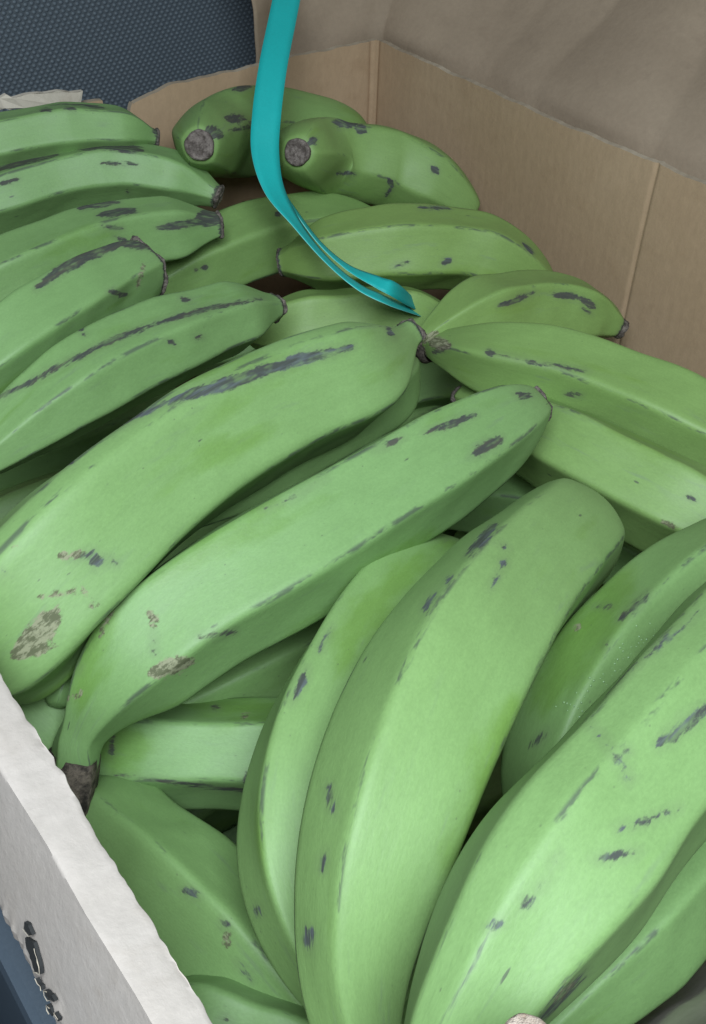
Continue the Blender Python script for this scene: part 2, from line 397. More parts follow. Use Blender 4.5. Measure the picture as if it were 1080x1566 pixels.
def add_nub(nm, mat, root, org, c, t, n, rad, ln, rng, shape=None):
    na, rows = 32, 9
    b = np.cross(t, n); th = np.linspace(0, 2 * np.pi, na, endpoint=False)
    ph = rng.random(8) * 6.28
    V = []
    if shape is not None:                        # follow the fruit's own outline
        sx, sy = shape @ n, shape @ b; sa = np.arctan2(sy, sx); sr = np.hypot(sx, sy); o = np.argsort(sa)
        so = np.interp(np.mod(th + np.pi, 2 * np.pi) - np.pi, sa[o], sr[o], period=2 * np.pi)
    else: so = np.ones(na)
    for k in range(rows):
        f = k / (rows - 1)
        pr = [0.90, 1.0, 1.05, 1.03, 0.95, 0.78, 0.52, 0.26, 0.02][k]
        hz = ([-0.30, 0.0, 0.25, 0.6, 0.95, 1.0, 0.62, 0.95, 0.70] if nm == 'cut_stem' else [-0.30, 0.0, 0.25, 0.6, 0.88, 1.0, 0.92, 0.80, 0.76])[k] * ln
        wv = 0.35 if nm == 'cut_stem' else 1.0
        wob = 1 + wv * 0.07 * np.sin(3 * th + ph[0]) + wv * 0.05 * np.sin(5 * th + ph[1] + f * 3) + wv * 0.04 * np.sin(9 * th + ph[2] + f * 5)
        hz = hz + wv * ln * 0.22 * np.sin(2 * th + ph[3]) * f + wv * ln * 0.14 * np.sin(5 * th + ph[4] + f * 4) * f
        R = rad * pr * wob * so
        V.append(c + t * np.asarray(hz)[:, None] + n * (np.cos(th) * R)[:, None] + b * (np.sin(th) * R)[:, None])
    V = np.vstack(V)
    return mesh_obj(nm, V - org, grid_faces(rows, na, True), mat, root)

# ------------------------------------------------------------------ the place
fl = mesh_obj('car_floor', [(-1.8, -1.6, -0.006), (1.2, -1.6, -0.006), (1.2, 1.2, -0.006), (-1.8, 1.2, -0.006)], [(0, 1, 2, 3)], M['carpet'])
fl['kind'] = 'structure'

exec_parts = []
BW = 0.459                       # inside width of the box
YF = -0.690                      # front wall
# ---- cardboard box
box = empty('cardboard_box', (-BW / 2, -0.33, 0), 'open brown corrugated cardboard box packed full of green plantains', 'box')
ORG = np.array(box.location)
def wall_sheet(name, A, Bp, top, th, mat, seed, parent=box, nx=220, nz=26, bulge=0.003, creases=(), edge=None, rag=0.0006, zlow=0.0):
    """a sheet of board from A to Bp (floor points), top(s) gives its upper edge; th is the outward thickness vector"""
    rng = np.random.default_rng(seed)
    A, Bp, th = map(lambda q: np.asarray(q, float), (A, Bp, th))
    L = np.linalg.norm(Bp - A); s = np.linspace(0, 1, nx)
    ph = rng.random(12) * 6.28
    n = th / np.linalg.norm(th)
    tp = np.array([top(v) for v in s])
    tp = tp + rag * (0.16 * np.sin(s * L / 0.0072 * 6.283 + 2 * np.sin(s * 9 + ph[4])) + 0.9 * np.sin(s * 61 + ph[0]) * np.sin(s * 23 + ph[1]) + 0.5 * np.sin(s * 151 + ph[2]))
    zz = np.linspace(0, 1, nz) ** 0.8
    base = A + (Bp - A) * s[:, None]
    def sheet(off):
        out = []
        for v in zz:
            z = zlow + (tp - zlow) * v
            d = bulge * np.sin(s * 5.1 + v * 2 + ph[5]) + bulge * 0.6 * np.sin(s * 13 + v * 4 + ph[6])
            d = d * v
            for cs, wd, dep in creases: d = d + dep * np.exp(-((s - cs) * L / wd) ** 2)
            p = base + n * (d + off)[:, None]; p[:, 2] = z; out.append(p)
        return np.array(out)
    I, O = sheet(0.0), sheet(np.linalg.norm(th))
    V = np.vstack([I.reshape(-1, 3), O.reshape(-1, 3)]); F = []
    gi = grid_faces(nz, nx, False); n0 = nz * nx
    F = [gi, gi[:, ::-1] + n0]
    j = np.arange(nx - 1); t0 = (nz - 1) * nx
    topf = np.stack([t0 + j, t0 + j + 1, n0 + t0 + j + 1, n0 + t0 + j], 1)
    k = np.arange(nz - 1) * nx
    e0 = np.stack([k, k + nx, n0 + k + nx, n0 + k], 1); e1 = np.stack([k + nx - 1, n0 + k + nx - 1, n0 + k + 2 * nx - 1, k + 2 * nx - 1], 1)
    F = np.vstack(F + [topf, e0, e1])
    mi = np.zeros(len(F), int); mi[2 * len(gi):] = 1
    o = mesh_obj(name, V - ORG, F, None, parent, mats=[mat, edge or M['kraft_edge']], midx=mi)
    o.data.set_sharp_from_angle(angle=math.radians(50))
    return o
sl = 0.269 / 0.69
wall_sheet('side_wall', (0, 0.0, 0), (0, YF, 0), lambda s: RIM, (0.0042, 0, 0), M['kraft'], 3,
           creases=[(sl, 0.0013, 0.0013), (0.007, 0.0016, 0.0012), (0.62, 0.02, 0.0015)], nx=700)
def top_b(s):
    b = s * BW
    if b < 0.196: return RIM - 0.002 * max(0, b - 0.10) / 0.1 - 0.006 * max(0, (b - 0.172) / 0.024)
    if b < 0.216: return RIM - 0.010 - 0.006 * min(1, (b - 0.196) / 0.006) + 0.003 * math.sin(b * 900)
    return RIM - 0.003
wall_sheet('back_wall', (-0.0005, 0, 0), (-BW, 0, 0), top_b, (0, 0.0042, 0), M['kraft'], 5, creases=[(0.010, 0.0016, 0.0012), (0.45, 0.015, 0.0012)], nx=420)
wall_sheet('front_wall', (0, YF, 0), (-BW, YF, 0), lambda s: RIM - 0.012, (0, -0.0042, 0), M['kraft'], 8)
# torn liner piece standing on the left of the back wall
tl = [aty(-60, 172, -0.004), aty(124, 158, -0.004), aty(127, 139, -0.004), aty(60, 142, -0.004), aty(-60, 158, -0.004)]
def slab(name, outline, thick, mat, parent, org, mats=None):
    """outline polygon -> closed plate of the given thickness vector, edges a little ragged"""
    P = np.array(outline); t = np.asarray(thick, float); n = len(P)
    V = np.vstack([P, P + t]); F = [tuple(range(n)), tuple(range(2 * n - 1, n - 1, -1))]
    F += [(i, i + n, (i + 1) % n + n, (i + 1) % n) for i in range(n)]
    return mesh_obj(name, V - org, F, mat, parent, smooth=False)
def ragged(P, step, amp, seed):
    rng = np.random.default_rng(seed); out = []
    P = np.array(P)
    for a, b in zip(P, np.roll(P, -1, 0)):
        m = max(1, int(np.linalg.norm(b - a) / step))
        for i in range(m): out.append(a + (b - a) * i / m + (rng.normal(0, amp, 3) if i else 0))
    return np.array(out)
slab('torn_flap', ragged(tl, 0.004, 0.0006, 4), (0, 0.003, 0), M['torn'], box, ORG)
# bottom panel
mesh_obj('bottom_panel', np.array([(-BW, YF, 0), (0, YF, 0), (0, 0, 0), (-BW, 0, 0), (-BW, YF, -0.004), (0, YF, -0.004), (0, 0, -0.004), (-BW, 0, -0.004)]) - ORG,
         [(0, 1, 2, 3), (7, 6, 5, 4), (0, 4, 5, 1), (1, 5, 6, 2), (2, 6, 7, 3), (3, 7, 4, 0)], M['kraft'], box, smooth=False)
# near side wall: upright board, folded over the rim into an outer flap with a torn edge
wall_sheet('near_wall', (-BW - 0.004, 0, 0), (-BW - 0.004, YF, 0), lambda s: RIM - 0.004, (-0.0042, 0, 0), M['kraft'], 9, bulge=0.0003, rag=0.0003)
def edge_x(p, z): return atz(*p, z)
def flap():
    nx = 700
    ys = np.linspace(0.0, YF + 0.02, nx)
    def rail(p0, p1, z):
        a, b = atz(*p0, z), atz(*p1, z)
        return a[0] + (b[0] - a[0]) * (ys - a[1]) / (b[1] - a[1])
    xi = rail((0, 1030), (330, 1566), 0.0); xc = rail((0, 1168), (232, 1566), 0.004); xo = rail((0, 1384), (96, 1566), -0.038)
    rng = np.random.default_rng(2)
    def nz(freq, seed):
        r = np.random.default_rng(seed); k = int(abs(ys[-1] - ys[0]) * freq) + 4
        return np.interp(np.linspace(0, k - 1, nx), np.arange(k), r.normal(0, 1, k))
    scal = np.abs(np.sin(ys / 0.0098 * math.pi + 0.5 * nz(40, 1)))
    xi = xi - 0.0006 * (1 - scal) * (0.6 + 0.5 * nz(60, 3)) + 0.0004 * nz(50, 5) + 0.0002 * nz(400, 6)
    xc = xc + 0.00035 * nz(40, 7)
    xo_n = 0.0005 * nz(50, 9) + 0.0004 * nz(500, 10)
    Z = RIM
    rows, zr = [], []
    prof = [(0.0, -0.0035), (0.0, 0.0), (0.015, 0.0003), (0.12, 0.0008), (0.35, 0.0018), (0.65, 0.0030), (0.92, 0.0042), (1.0, 0.0043)]
    for f, h in prof:
        rows.append(np.stack([xi + (xc - xi) * f, ys, Z + h + 0.0002 * nz(70, 20 + int(f * 20)) * (f > 0) + 0], 1))
    for f in (0.03, 0.08, 0.2, 0.4, 0.6, 0.8, 0.93, 0.975, 1.0):
        rows.append(np.stack([xc + (xo - xc) * f + xo_n * (f > 0.95), ys, Z + 0.0043 - 0.0423 * f + 0.001 * math.sin(math.pi * f) + 0 * ys ], 1))
    top = np.array(rows); nr = len(top)
    # underside, 4 mm below
    under = top.copy(); under[:, :, 2] -= 0.0042; under[:8, :, 0] -= 0.0005
    # the torn gap in the upper liner near the outer edge
    py = proj(top[-1])[1]
    V = np.vstack([top.reshape(-1, 3), under.reshape(-1, 3)]); n0 = nr * nx
    g = grid_faces(nr, nx, False)
    rowi = g[:, 0] // nx; ci = g[:, 0] % nx
    cpx, cpy, _ = proj(V[g].mean(1))
    gap = np.zeros(len(g), bool)
    return top, under, g, rowi, ci, cpx, cpy, nx, nr, V, n0
top, under, g, rowi, ci, cpx, cpy, nx, nr, FV, n0 = flap()
j = np.arange(nx - 1); t0 = (nr - 1) * nx
inner = np.stack([j, n0 + j, n0 + j + 1, j + 1], 1); outer = np.stack([t0 + j, t0 + j + 1, n0 + t0 + j + 1, n0 + t0 + j], 1)
FF = np.vstack([g[:, ::-1], g + n0, inner, outer])
flp = mesh_obj('folded_flap', FV - ORG, FF, M['white'], box)
flp.data.set_sharp_from_angle(angle=math.radians(60))
# the tear along its outer edge: plates on the flap, the hollows' shade put into their colour
def on_flap(x, y, lift):                         # drop a pixel on the hanging part of the flap
    P = top[9:, ::6].reshape(-1, 3); qx, qy, _ = proj(P)
    i = np.argmin(np.hypot(qx - x, qy - y)); return P[i] + np.array([-0.4, 0, 0.9]) * lift
def blob(name, px_outline, lift, mat, parent, thick=0.0008):
    P = np.array([on_flap(x, y, lift) for x, y in px_outline])
    return slab(name, P, np.array([-0.4, 0, 0.9]) * -thick, mat, parent, ORG)
def pl_px(pts, z0=-0.0235):
    return pts
holes = [[(42, 1408), (48, 1414), (54, 1428), (50, 1430), (41, 1418)],
         [(43, 1432), (56, 1440), (60, 1455), (66, 1476), (67, 1488), (58, 1485), (50, 1462), (44, 1442)],
         [(60, 1494), (68, 1506), (69, 1512), (62, 1502)], [(73, 1512), (84, 1520), (89, 1529), (79, 1528), (74, 1520)],
         [(77, 1534), (85, 1548), (84, 1552), (78, 1542)], [(89, 1546), (95, 1556), (94, 1560), (89, 1553)]]
def flap_plane(x, y, lift):                      # the hanging face as a plane through its own rails
    a, b = top[9], top[-1]; k = int(nx * 0.75)
    p0, e1, e2 = a[k], b[k] - a[k], a[k + 40] - a[k]
    n = np.cross(e1, e2); n /= np.linalg.norm(n); n = n if n[2] > 0 else -n
    r = ray(x, y); t = ((p0 - CAM) @ n) / (r @ n)
    return CAM + r * t + n * lift, n
rngh = np.random.default_rng(5)
for h in holes:
    P = np.array([flap_plane(x, y, 0.0009)[0] for x, y in h]); n = flap_plane(*h[0], 0)[1]
    P = ragged(P, 0.0011, 0.00018, int(h[0][1]))
    slab('torn_hole_shade', P, n * -0.001, M['inside'], flp, ORG)
    # curled paper lip round the hole
    c = P.mean(0); V = []; K = 7; L0 = rngh.integers(0, len(P)); P = np.roll(P, L0, 0)[:max(4, len(P) // 2)]
    for i, p in enumerate(P):
        o_ = nrm(p - c); rr_ = 0.00016 * (0.4 + 0.8 * rngh.random())
        for k in range(K):
            a_ = 2 * math.pi * k / K; V.append(p + o_ * rr_ * math.cos(a_) + n * (rr_ * math.sin(a_) + 0.0003))
    V = np.array(V); mP = len(P); ii = np.arange(mP - 1)[:, None]; kk = np.arange(K)[None]
    Fh = np.stack([ii * K + kk, ii * K + (kk + 1) % K, ((ii + 1) % mP) * K + (kk + 1) % K, ((ii + 1) % mP) * K + kk], -1).reshape(-1, 4)
    mesh_obj('torn_lip', V - ORG, Fh, M['torn'], flp)
# inner flap of the front wall, leaning into the box
def front_flap():
    nx, nr_ = 60, 24
    lo0, lo1 = atz(1240, 1330, -.15), atz(830, 1620, -.15); hi0, hi1 = atz(1290, 1425, -.004), atz(960, 1690, -.004)
    s_ = np.linspace(0, 1, nx)[None, :, None]; v = np.linspace(0, 1, nr_)[:, None, None]
    P = (lo0 + (lo1 - lo0) * s_) * (1 - v) + (hi0 + (hi1 - hi0) * s_) * v
    P = P + np.array([0, 0, 1.0]) * (0.004 * np.sin(math.pi * v) + 0.0012 * np.sin(s_ * 31 + v * 9) + 0.0015 * np.sin(v * 17 + s_ * 5))
    o = mesh_obj('front_flap', P.reshape(-1, 3) - ORG, grid_faces(nr_, nx, False), M['greycard'], box)
    md = o.modifiers.new('thickness', 'SOLIDIFY'); md.thickness = 0.004; md.offset = -1
front_flap()

# ---- brown crumpled sheet standing behind the box, and the seat behind it
def noise2(u, v, seed, octs=5, ridge=False):
    r = np.random.default_rng(seed); out = np.zeros(np.broadcast(u, v).shape); a = 1.0; f = 1.0
    for _ in range(octs):
        t = 0
        for _k in range(4):
            an = r.random() * 6.28; t = t + np.sin((u * math.cos(an) + v * math.sin(an)) * f * 6.283 + r.random() * 6.28 + 1.2 * np.sin((v * math.cos(an) - u * math.sin(an)) * f * 3.1 + r.random() * 6))
        t = t / 4
        out += a * ((1 - np.abs(t) * 2) if ridge else t); a *= 0.52; f *= 1.9
    return out
def sheet_paper():
    nu, nv = 260, 120
    lb, lt = aty(397, 105, 0.016), aty(362, -40, 0.035)
    s = np.linspace(0, 1, nu)[None, :]; v = np.linspace(0, 1, nv)[:, None]
    LB = abs(lb[0]); LA = 0.72
    tot = LB + LA; d = s * tot
    onb = d < LB
    # behind the back wall, then round the corner and along the side wall
    x = np.where(onb, lb[0] + d * (1 + 0 * v), 0.012)
    y = np.where(onb, 0.014, 0.014 - (d - LB))
    z = 0.02 + v * 0.52 + 0 * s
    lean = np.clip((z - RIM) / 0.3, 0, 1)
    k = np.clip((d - LB + 0.05) / 0.10, 0, 1)
    x = x + k * lean * 0.30 * (1 + 0 * s) + k * 0.006
    y = y + (1 - k) * lean * 0.07 + (lean * 0.05) * k
    x = x + np.where(onb, (lt[0] - lb[0]) * np.clip((z - RIM) / (lt[2] - RIM), 0, 1.2) * (1 - s * tot / LB).clip(0, 1), 0)
    n = noise2(d / 0.34, z / 0.34, 3, 2) * 0.014 + noise2(d / 0.34 + 3, z / 0.26, 8, 2, True) * 0.020
    n = n * np.clip((z - RIM + 0.02) / 0.05, 0.1, 1) + 0.004
    P = np.stack([x + n * k + 0 * v, y + n * (1 - k) + 0 * x, z + 0 * x], -1)
    F = grid_faces(nv, nu, False)
    o = mesh_obj('brown_paper_sheet', P.reshape(-1, 3), F, M['sheet'])
    md = o.modifiers.new('thickness', 'SOLIDIFY'); md.thickness = 0.0012
    tag(o, 'crumpled brown kraft paper sheet standing behind the box, rising above its rim', 'paper sheet')
sheet_paper()
def seat():
    root = empty('car_seat', (-0.5, 0.12, 0), 'dark blue woven mesh car seat back standing behind the box', 'car seat')
    org = np.array(root.location)
    nu, nv = 120, 90
    u = np.linspace(-0.55, 0.75, nu)[None, :]; v = np.linspace(0, 0.75, nv)[:, None]
    X = -0.5 + u + 0 * v; Z = v + 0 * u
    Y = 0.055 + 0.28 * v + 0.10 * (u + 0.12) ** 2 - 0.03 * np.exp(-((v - 0.25) / 0.15) ** 2) + 0 * u
    P = np.stack([X, Y, Z], -1).reshape(-1, 3)
    bk = mesh_obj('backrest', P - org, grid_faces(nv, nu, False), M['fabric'], root, uv=np.stack([(u + 0 * v).ravel(), (v * 1.04 + 0 * u).ravel()], 1))
    md = bk.modifiers.new('padding', 'SOLIDIFY'); md.thickness = 0.06; md.offset = -1
seat()
# slate blue sill under the outer flap
def sill():
    z1 = RIM - 0.10; xe = 0.5 * (atz(60, 1566, -.10)[0] + atz(0, 1484, -.10)[0])
    prof = [(xe - 0.004, 0.0), (xe - 0.0012, z1 - 0.006), (xe, z1 - 0.0015), (xe + 0.003, z1), (xe + 0.012, z1 + 0.001), (-BW - 0.0092, z1 - 0.001), (-BW - 0.0092, 0.0)]
    n_ = len(prof); V = [(x_, y_, z_) for y_ in (-0.80, 0.02) for x_, z_ in prof]
    F = [(i, i + 1, n_ + i + 1, n_ + i) for i in range(n_ - 1)] + [(n_ - 1, 0, n_, 2 * n_ - 1), tuple(range(n_))[::-1], tuple(range(n_, 2 * n_))]
    o = mesh_obj('car_trim', V, F, M['vinyl'], smooth=False)
    tag(o, 'smooth slate blue plastic car trim below the torn white flap', 'car trim')
sill()

# ------------------------------------------------------------------ plantains
NT_TIP = ('blossom_tip', 'tip', 0.0022, 1.0); NT_TIP2 = ('blossom_tip', 'tip', 0.0030, 0.98)
CUT = ('cut_stem', 'cork', 0.0040, 0.80); CROWN = ('crown', 'crown', 0.012, 1.5)
d, b, y = 'd', 'b', 'y'
plantain('largest middle plantain with rounded tip, dark bruise streak and specks along its upper ridge',
    [(880, 812, -.075), (850, 834, -.046), (780, 902, -.024), (708, 1002, -.013), (642, 1130, -.012), (592, 1260, -.016), (556, 1390, -.026), (542, 1520, -.04), (560, 1680, -.06)],
    .0268, (0.22, .12, (2.3, .47)), STEM, ridges=[(590, 1090), (860, 950)], seed=1, flat=.9,
    marks=[(y, 26, [(790, 1070), (755, 1160), (730, 1250), (690, 1330)]), (d, 7, [(758, 803), (735, 828), (715, 850)]), (d, 4, [(690, 883), (682, 890)]), (d, 3, [(668, 905), (650, 930), (655, 942)]),
           (d, 4, [(770, 862)]), (d, 2, [(764, 875), (752, 897)]), (d, 2.5, [(768, 832), (776, 838)]), (d, 4, [(502, 1200), (506, 1225), (510, 1245)]),
           (d, 3, [(474, 1422), (480, 1436)]), (d, 2.5, [(467, 1435), (478, 1453)]), (d, 2.5, [(497, 1305), (492, 1330)]), (d, 3, [(470, 1420), (466, 1440)])])
plantain('plantain pressed against the left flank of the largest middle one, small violet bruise',
    [(700, 845, -.075), (640, 890, -.055), (560, 980, -.045), (500, 1090, -.042), (462, 1210, -.045), (452, 1330, -.052), (478, 1450, -.062), (540, 1580, -.075)],
    .0212, TIP, STEM, ridges=[(420, 1120)], seed=2,
    marks=[(y, 26, [(640, 860), (560, 940), (520, 1020)]), (d, 7, [(468, 1030), (458, 1050)]), (d, 3, [(470, 1020), (446, 1075)]), (d, 2, [(508, 960), (488, 995)]), (d, 2, [(392, 1385), (396, 1400)])])
plantain('biggest foreground plantain with long violet bruise and scratches, leaning towards the box front',
    [(1210, 915, -.01), (1125, 1010, .004), (1015, 1140, .012), (905, 1270, .012), (800, 1405, .010), (715, 1545, .004), (640, 1700, -.012)],
    .0250, ROUND, STEM, ridges=[(880, 1125), (800, 1335), (940, 1420)], seed=3,
    marks=[(d, 9, [(1085, 1078), (1040, 1112), (1008, 1140)]), (d, 4, [(958, 1150)]), (d, 6, [(960, 1182), (962, 1195)]), (d, 1.5, [(897, 1098), (960, 1180)]),
           (d, 4, [(912, 1315), (945, 1308), (975, 1303)]), (d, 1.8, [(945, 1268), (990, 1255), (1040, 1235)]), (d, 4, [(626, 1474), (634, 1480)]),
           (d, 5, [(895, 1487), (860, 1525), (825, 1562)]), (b, 4, [(880, 1500), (850, 1530)]), (d, 3, [(750, 1418), (770, 1408)]), (d, 3.5, [(800, 1390), (812, 1370)]),
           (d, 2.5, [(830, 1352)]), (d, 2.5, [(846, 1322), (856, 1312)]), (d, 2, [(1070, 935), (1030, 970), (980, 1010), (935, 1050), (905, 1080)])])
plantain('shaded plantain tucked under the biggest foreground plantain, next to the grey front flap',
    [(1200, 1150, -.06), (1110, 1265, -.052), (1000, 1385, -.048), (890, 1500, -.048), (790, 1620, -.05)], .0200, ROUND, STEM, ridges=[(990, 1440)], seed=30)
p4 = plantain('plantain with sap beads wedged between the largest middle and biggest foreground plantains',
    [(1200, 842, -.05), (1120, 872, -.042), (1030, 930, -.04), (950, 1010, -.042), (890, 1100, -.05), (850, 1190, -.065), (820, 1290, -.09)],
    .0235, ROUND, TIP, ridges=[(970, 940)], seed=4, ripe=.12,
    marks=[(y, 34, [(960, 880), (890, 980), (830, 1080)]), (d, 5, [(992, 906), (970, 930), (948, 948)]), (b, 6, [(884, 955), (882, 963)]), (d, 3, [(930, 985), (926, 992)]), (d, 4, [(838, 1118), (818, 1140)]), (d, 1.5, [(908, 927), (935, 927)])])
def beads(root, spots):                          # dried sap standing in small drops on the ridge
    me = root.data; v = np.empty(len(me.vertices) * 3, np.float32); me.vertices.foreach_get('co', v)
    v = v.reshape(-1, 3) + np.array(root.location); qx, qy, dp = proj(v); V, F = [], []
    for x, y, r_ in spots:
        d_ = np.hypot(qx - x, qy - y); c = np.where(d_ < 9)[0]
        if not len(c): continue
        p = v[c[np.argmin(dp[c] + d_[c] * 2e-4)]]; n0_ = len(V)
        for a_, rr_ in ((-.6, .8), (0, 1), (.6, .8)):
            for k in range(6): V.append(p + r_ * np.array([rr_ * math.cos(k * 1.047), rr_ * math.sin(k * 1.047), a_]))
        V.append(p + np.array([0, 0, r_]))
        for t in (0, 1):
            for k in range(6): F.append((n0_ + t * 6 + k, n0_ + t * 6 + (k + 1) % 6, n0_ + t * 6 + 6 + (k + 1) % 6, n0_ + t * 6 + 6 + k))
        F += [(n0_ + 12 + k, n0_ + 12 + (k + 1) % 6, n0_ + 18) for k in range(6)]
    o = mesh_obj('sap_beads', np.array(V) - np.array(root.location), F, M['sap'], root); o['kind'] = 'stuff'
rb = random.Random(4)
beads(p4, [(lambda t: (1010 - 150 * t + rb.gauss(0, 9), 952 + 140 * t + rb.gauss(0, 7), rb.uniform(.00015, .00045)))(rb.random()) for _ in range(70)])
plantain('long plantain with two violet bruises at its tip and a stalk ending in brown crown',
    [(112, 1176, -.076), (126, 1120, -.064), (188, 1030, -.047), (300, 935, -.034), (450, 845, -.028), (600, 752, -.026), (740, 668, -.030), (818, 622, -.034)],
    .0252, ((0.05, 0.19, 0.34), 0.36, None), (0.30, .34, (1.75, .78)), ridges=[(560, 690), (520, 860)], seed=5, nub1=NT_TIP, nub0=('crown', 'crown', 0.020, 1.06),
    marks=[(y, 22, [(660, 815), (590, 880), (520, 935)]), (y, 24, [(165, 935), (140, 1000), (120, 1080)]), (y, 14, [(430, 770), (330, 835), (240, 890)]), (d, 8, [(768, 670), (742, 685), (722, 696)]), (d, 5, [(727, 634), (690, 648), (650, 662)]), (d, 3, [(618, 670), (570, 690)]), (d, 5, [(812, 606), (790, 602)]),
           (d, 2, [(500, 730), (440, 765), (400, 780)]), (b, 5, [(238, 940), (228, 950)]), (d, 3, [(235, 965), (238, 1000)]), (b, 13, [(225, 1032), (295, 1010)]), (b, 7, [(232, 930), (236, 960)]), (b, 5, [(150, 975), (175, 925)]),
           (d, 3, [(305, 974), (325, 972), (360, 966)]), (d, 3, [(160, 940), (190, 915)]), (d, 4, [(215, 870), (218, 880)]), (d, 5, [(118, 1018), (122, 1026)]), (b, 3, [(90, 1075), (130, 1058)])])
plantain('broad curved plantain with a long slate blue bruise along its ridge and corky grey end',
    [(626, 512, -.017), (590, 544, -.015), (528, 582, -.011), (440, 616, -.008), (310, 685, -.006), (185, 780, -.008), (72, 888, -.016), (18, 975, -.034), (-5, 1030, -.055)],
    .0285, ((0.015, 0.23, 0.42), 0.26, None), (0.18, .25, (2.2, .5)), ridges=[(330, 585), (110, 705), (560, 640)], seed=6, nub0=NT_TIP2,
    marks=[(d, 9, [(540, 530), (450, 553), (380, 575), (310, 598), (250, 618)]), (d, 4, [(265, 613), (200, 640), (140, 672)]), (d, 8, [(105, 705)]), (d, 4, [(592, 500), (604, 516)]),
           (b, 19, [(90, 930), (60, 970), (20, 1005)]), (b, 8, [(120, 900), (150, 930)]), (b, 4, [(55, 912), (90, 908), (115, 905)]), (b, 7, [(90, 850), (130, 848)]), (d, 5, [(108, 858), (140, 846), (178, 862)]), (d, 5, [(140, 848), (150, 872)]), (b, 6, [(40, 1005), (85, 985)]),
           (b, 3, [(22, 838)]), (d, 4, [(0, 875), (12, 885)])])
plantain('plantain tucked tightly under the tip of the broad curved one',
    [(626, 556, -.048), (588, 596, -.043), (500, 648, -.040), (390, 712, -.040), (270, 800, -.045)], .0185, TIP, STEM, seed=31)
plantain('plantain with a thin dark line along its ridge, lying beside the broad curved one',
    [(420, 470, -.045), (365, 484, -.040), (265, 520, -.034), (155, 572, -.032), (50, 640, -.036), (-60, 730, -.045)],
    .0225, BLUNT, STEM, ridges=[(230, 520), (330, 545)], seed=7, nub0=NT_TIP,
    marks=[(d, 4, [(400, 458), (330, 468), (260, 488), (190, 512), (110, 550), (40, 588), (-40, 625)]), (d, 2.5, [(298, 516), (310, 516)]), (d, 2, [(255, 520), (270, 528)]),
           (d, 2.5, [(120, 500), (130, 512)]), (d, 2.5, [(48, 516), (55, 512)]), (d, 3, [(275, 455), (290, 460)])])
plantain('plantain with squared-off brown rimmed end pointing out over its neighbours',
    [(220, 412, -.020), (165, 438, -.018), (80, 490, -.018), (-10, 552, -.022), (-110, 640, -.035)],
    .0212, (0.30, .72, (1.6, .9)), STEM, ridges=[(140, 385), (150, 455)], seed=8, nub0=('blossom_tip', 'tip', 0.0018, 1.0),
    marks=[(d, 9, [(240, 380), (185, 369), (135, 390), (95, 412), (55, 442)]), (b, 3, [(222, 400), (210, 440)]), (d, 4, [(165, 445), (195, 452)])])
plantain('plantain with a slate grey tip and dark scrapes across its upper face',
    [(332, 345, -.042), (272, 352, -.040), (180, 366, -.036), (80, 402, -.036), (-40, 455, -.04), (-150, 510, -.05)],
    .0228, BLUNT, STEM, ridges=[(230, 325), (280, 395)], seed=9, nub0=NT_TIP,
    marks=[(d, 14, [(340, 330), (300, 336)]), (d, 6, [(315, 338), (240, 348)]), (d, 6, [(150, 330), (180, 325), (210, 322)]), (d, 4, [(120, 318), (185, 308)]), (d, 3, [(155, 345), (190, 350)]), (d, 2, [(175, 362), (195, 368)])])
plantain('plantain with a long black scuff along its top, second in from the seat',
    [(332, 300, -.034), (280, 279, -.028), (190, 266, -.024), (90, 278, -.024), (-20, 312, -.028), (-140, 360, -.036)],
    .0212, BLUNT, STEM, ridges=[(200, 232), (270, 292)], seed=10, nub0=NT_TIP,
    marks=[(d, 8, [(218, 230), (165, 221), (105, 224)]), (d, 8, [(92, 232), (40, 243), (-20, 260)]), (d, 2.5, [(120, 218), (190, 213)]), (d, 2.5, [(155, 250), (210, 252)]), (d, 3, [(0, 280), (28, 274)]), (d, 2, [(196, 294)])])
plantain('plantain lying against the torn back wall beside the seat fabric',
    [(236, 212, -.012), (185, 204, -.006), (100, 205, -.003), (0, 222, -.004), (-120, 255, -.01)],
    .0192, BLUNT, STEM, ridges=[(130, 168), (150, 215)], seed=12, nub0=NT_TIP,
    marks=[(d, 3, [(50, 160), (110, 156), (160, 166)]), (d, 2.5, [(62, 169), (80, 168)]), (d, 2.5, [(95, 166), (115, 167)]), (d, 4, [(236, 195), (240, 210)])])
plantain('plantain standing end-on at the back wall, round cut stem facing out under the strap',
    [(306, 222, -.002), (335, 211, -.025), (405, 200, -.037), (480, 208, -.048), (560, 232, -.065)],
    .0285, (0.42, .36, (1.7, .8)), ROUND, ridges=[(370, 190), (330, 250)], seed=13, flat=.6, ripe=.3, nub0=CUT,
    marks=[(d, 8, [(318, 196), (340, 208)]), (d, 7, [(345, 180), (375, 182)]), (d, 3, [(350, 200), (385, 194)]), (d, 4, [(355, 138), (385, 132)])])
plantain('plantain at the back corner with a round cut stem and patches of dark scuffing',
    [(456, 233, -.014), (492, 238, -.036), (590, 253, -.049), (660, 282, -.06), (725, 325, -.077)],
    .0268, (0.36, .36, (1.7, .75)), TIP, ridges=[(560, 262), (560, 195)], seed=14, flat=.65, ripe=.35, nub0=CUT,
    marks=[(d, 7, [(475, 212), (482, 220)]), (d, 7, [(510, 187), (545, 190)]), (d, 8, [(545, 195), (560, 200)]), (d, 3, [(515, 265), (545, 266)]), (d, 8, [(600, 276), (595, 280)]), (d, 3, [(590, 300), (600, 285)]), (d, 6, [(660, 255), (670, 265)])])
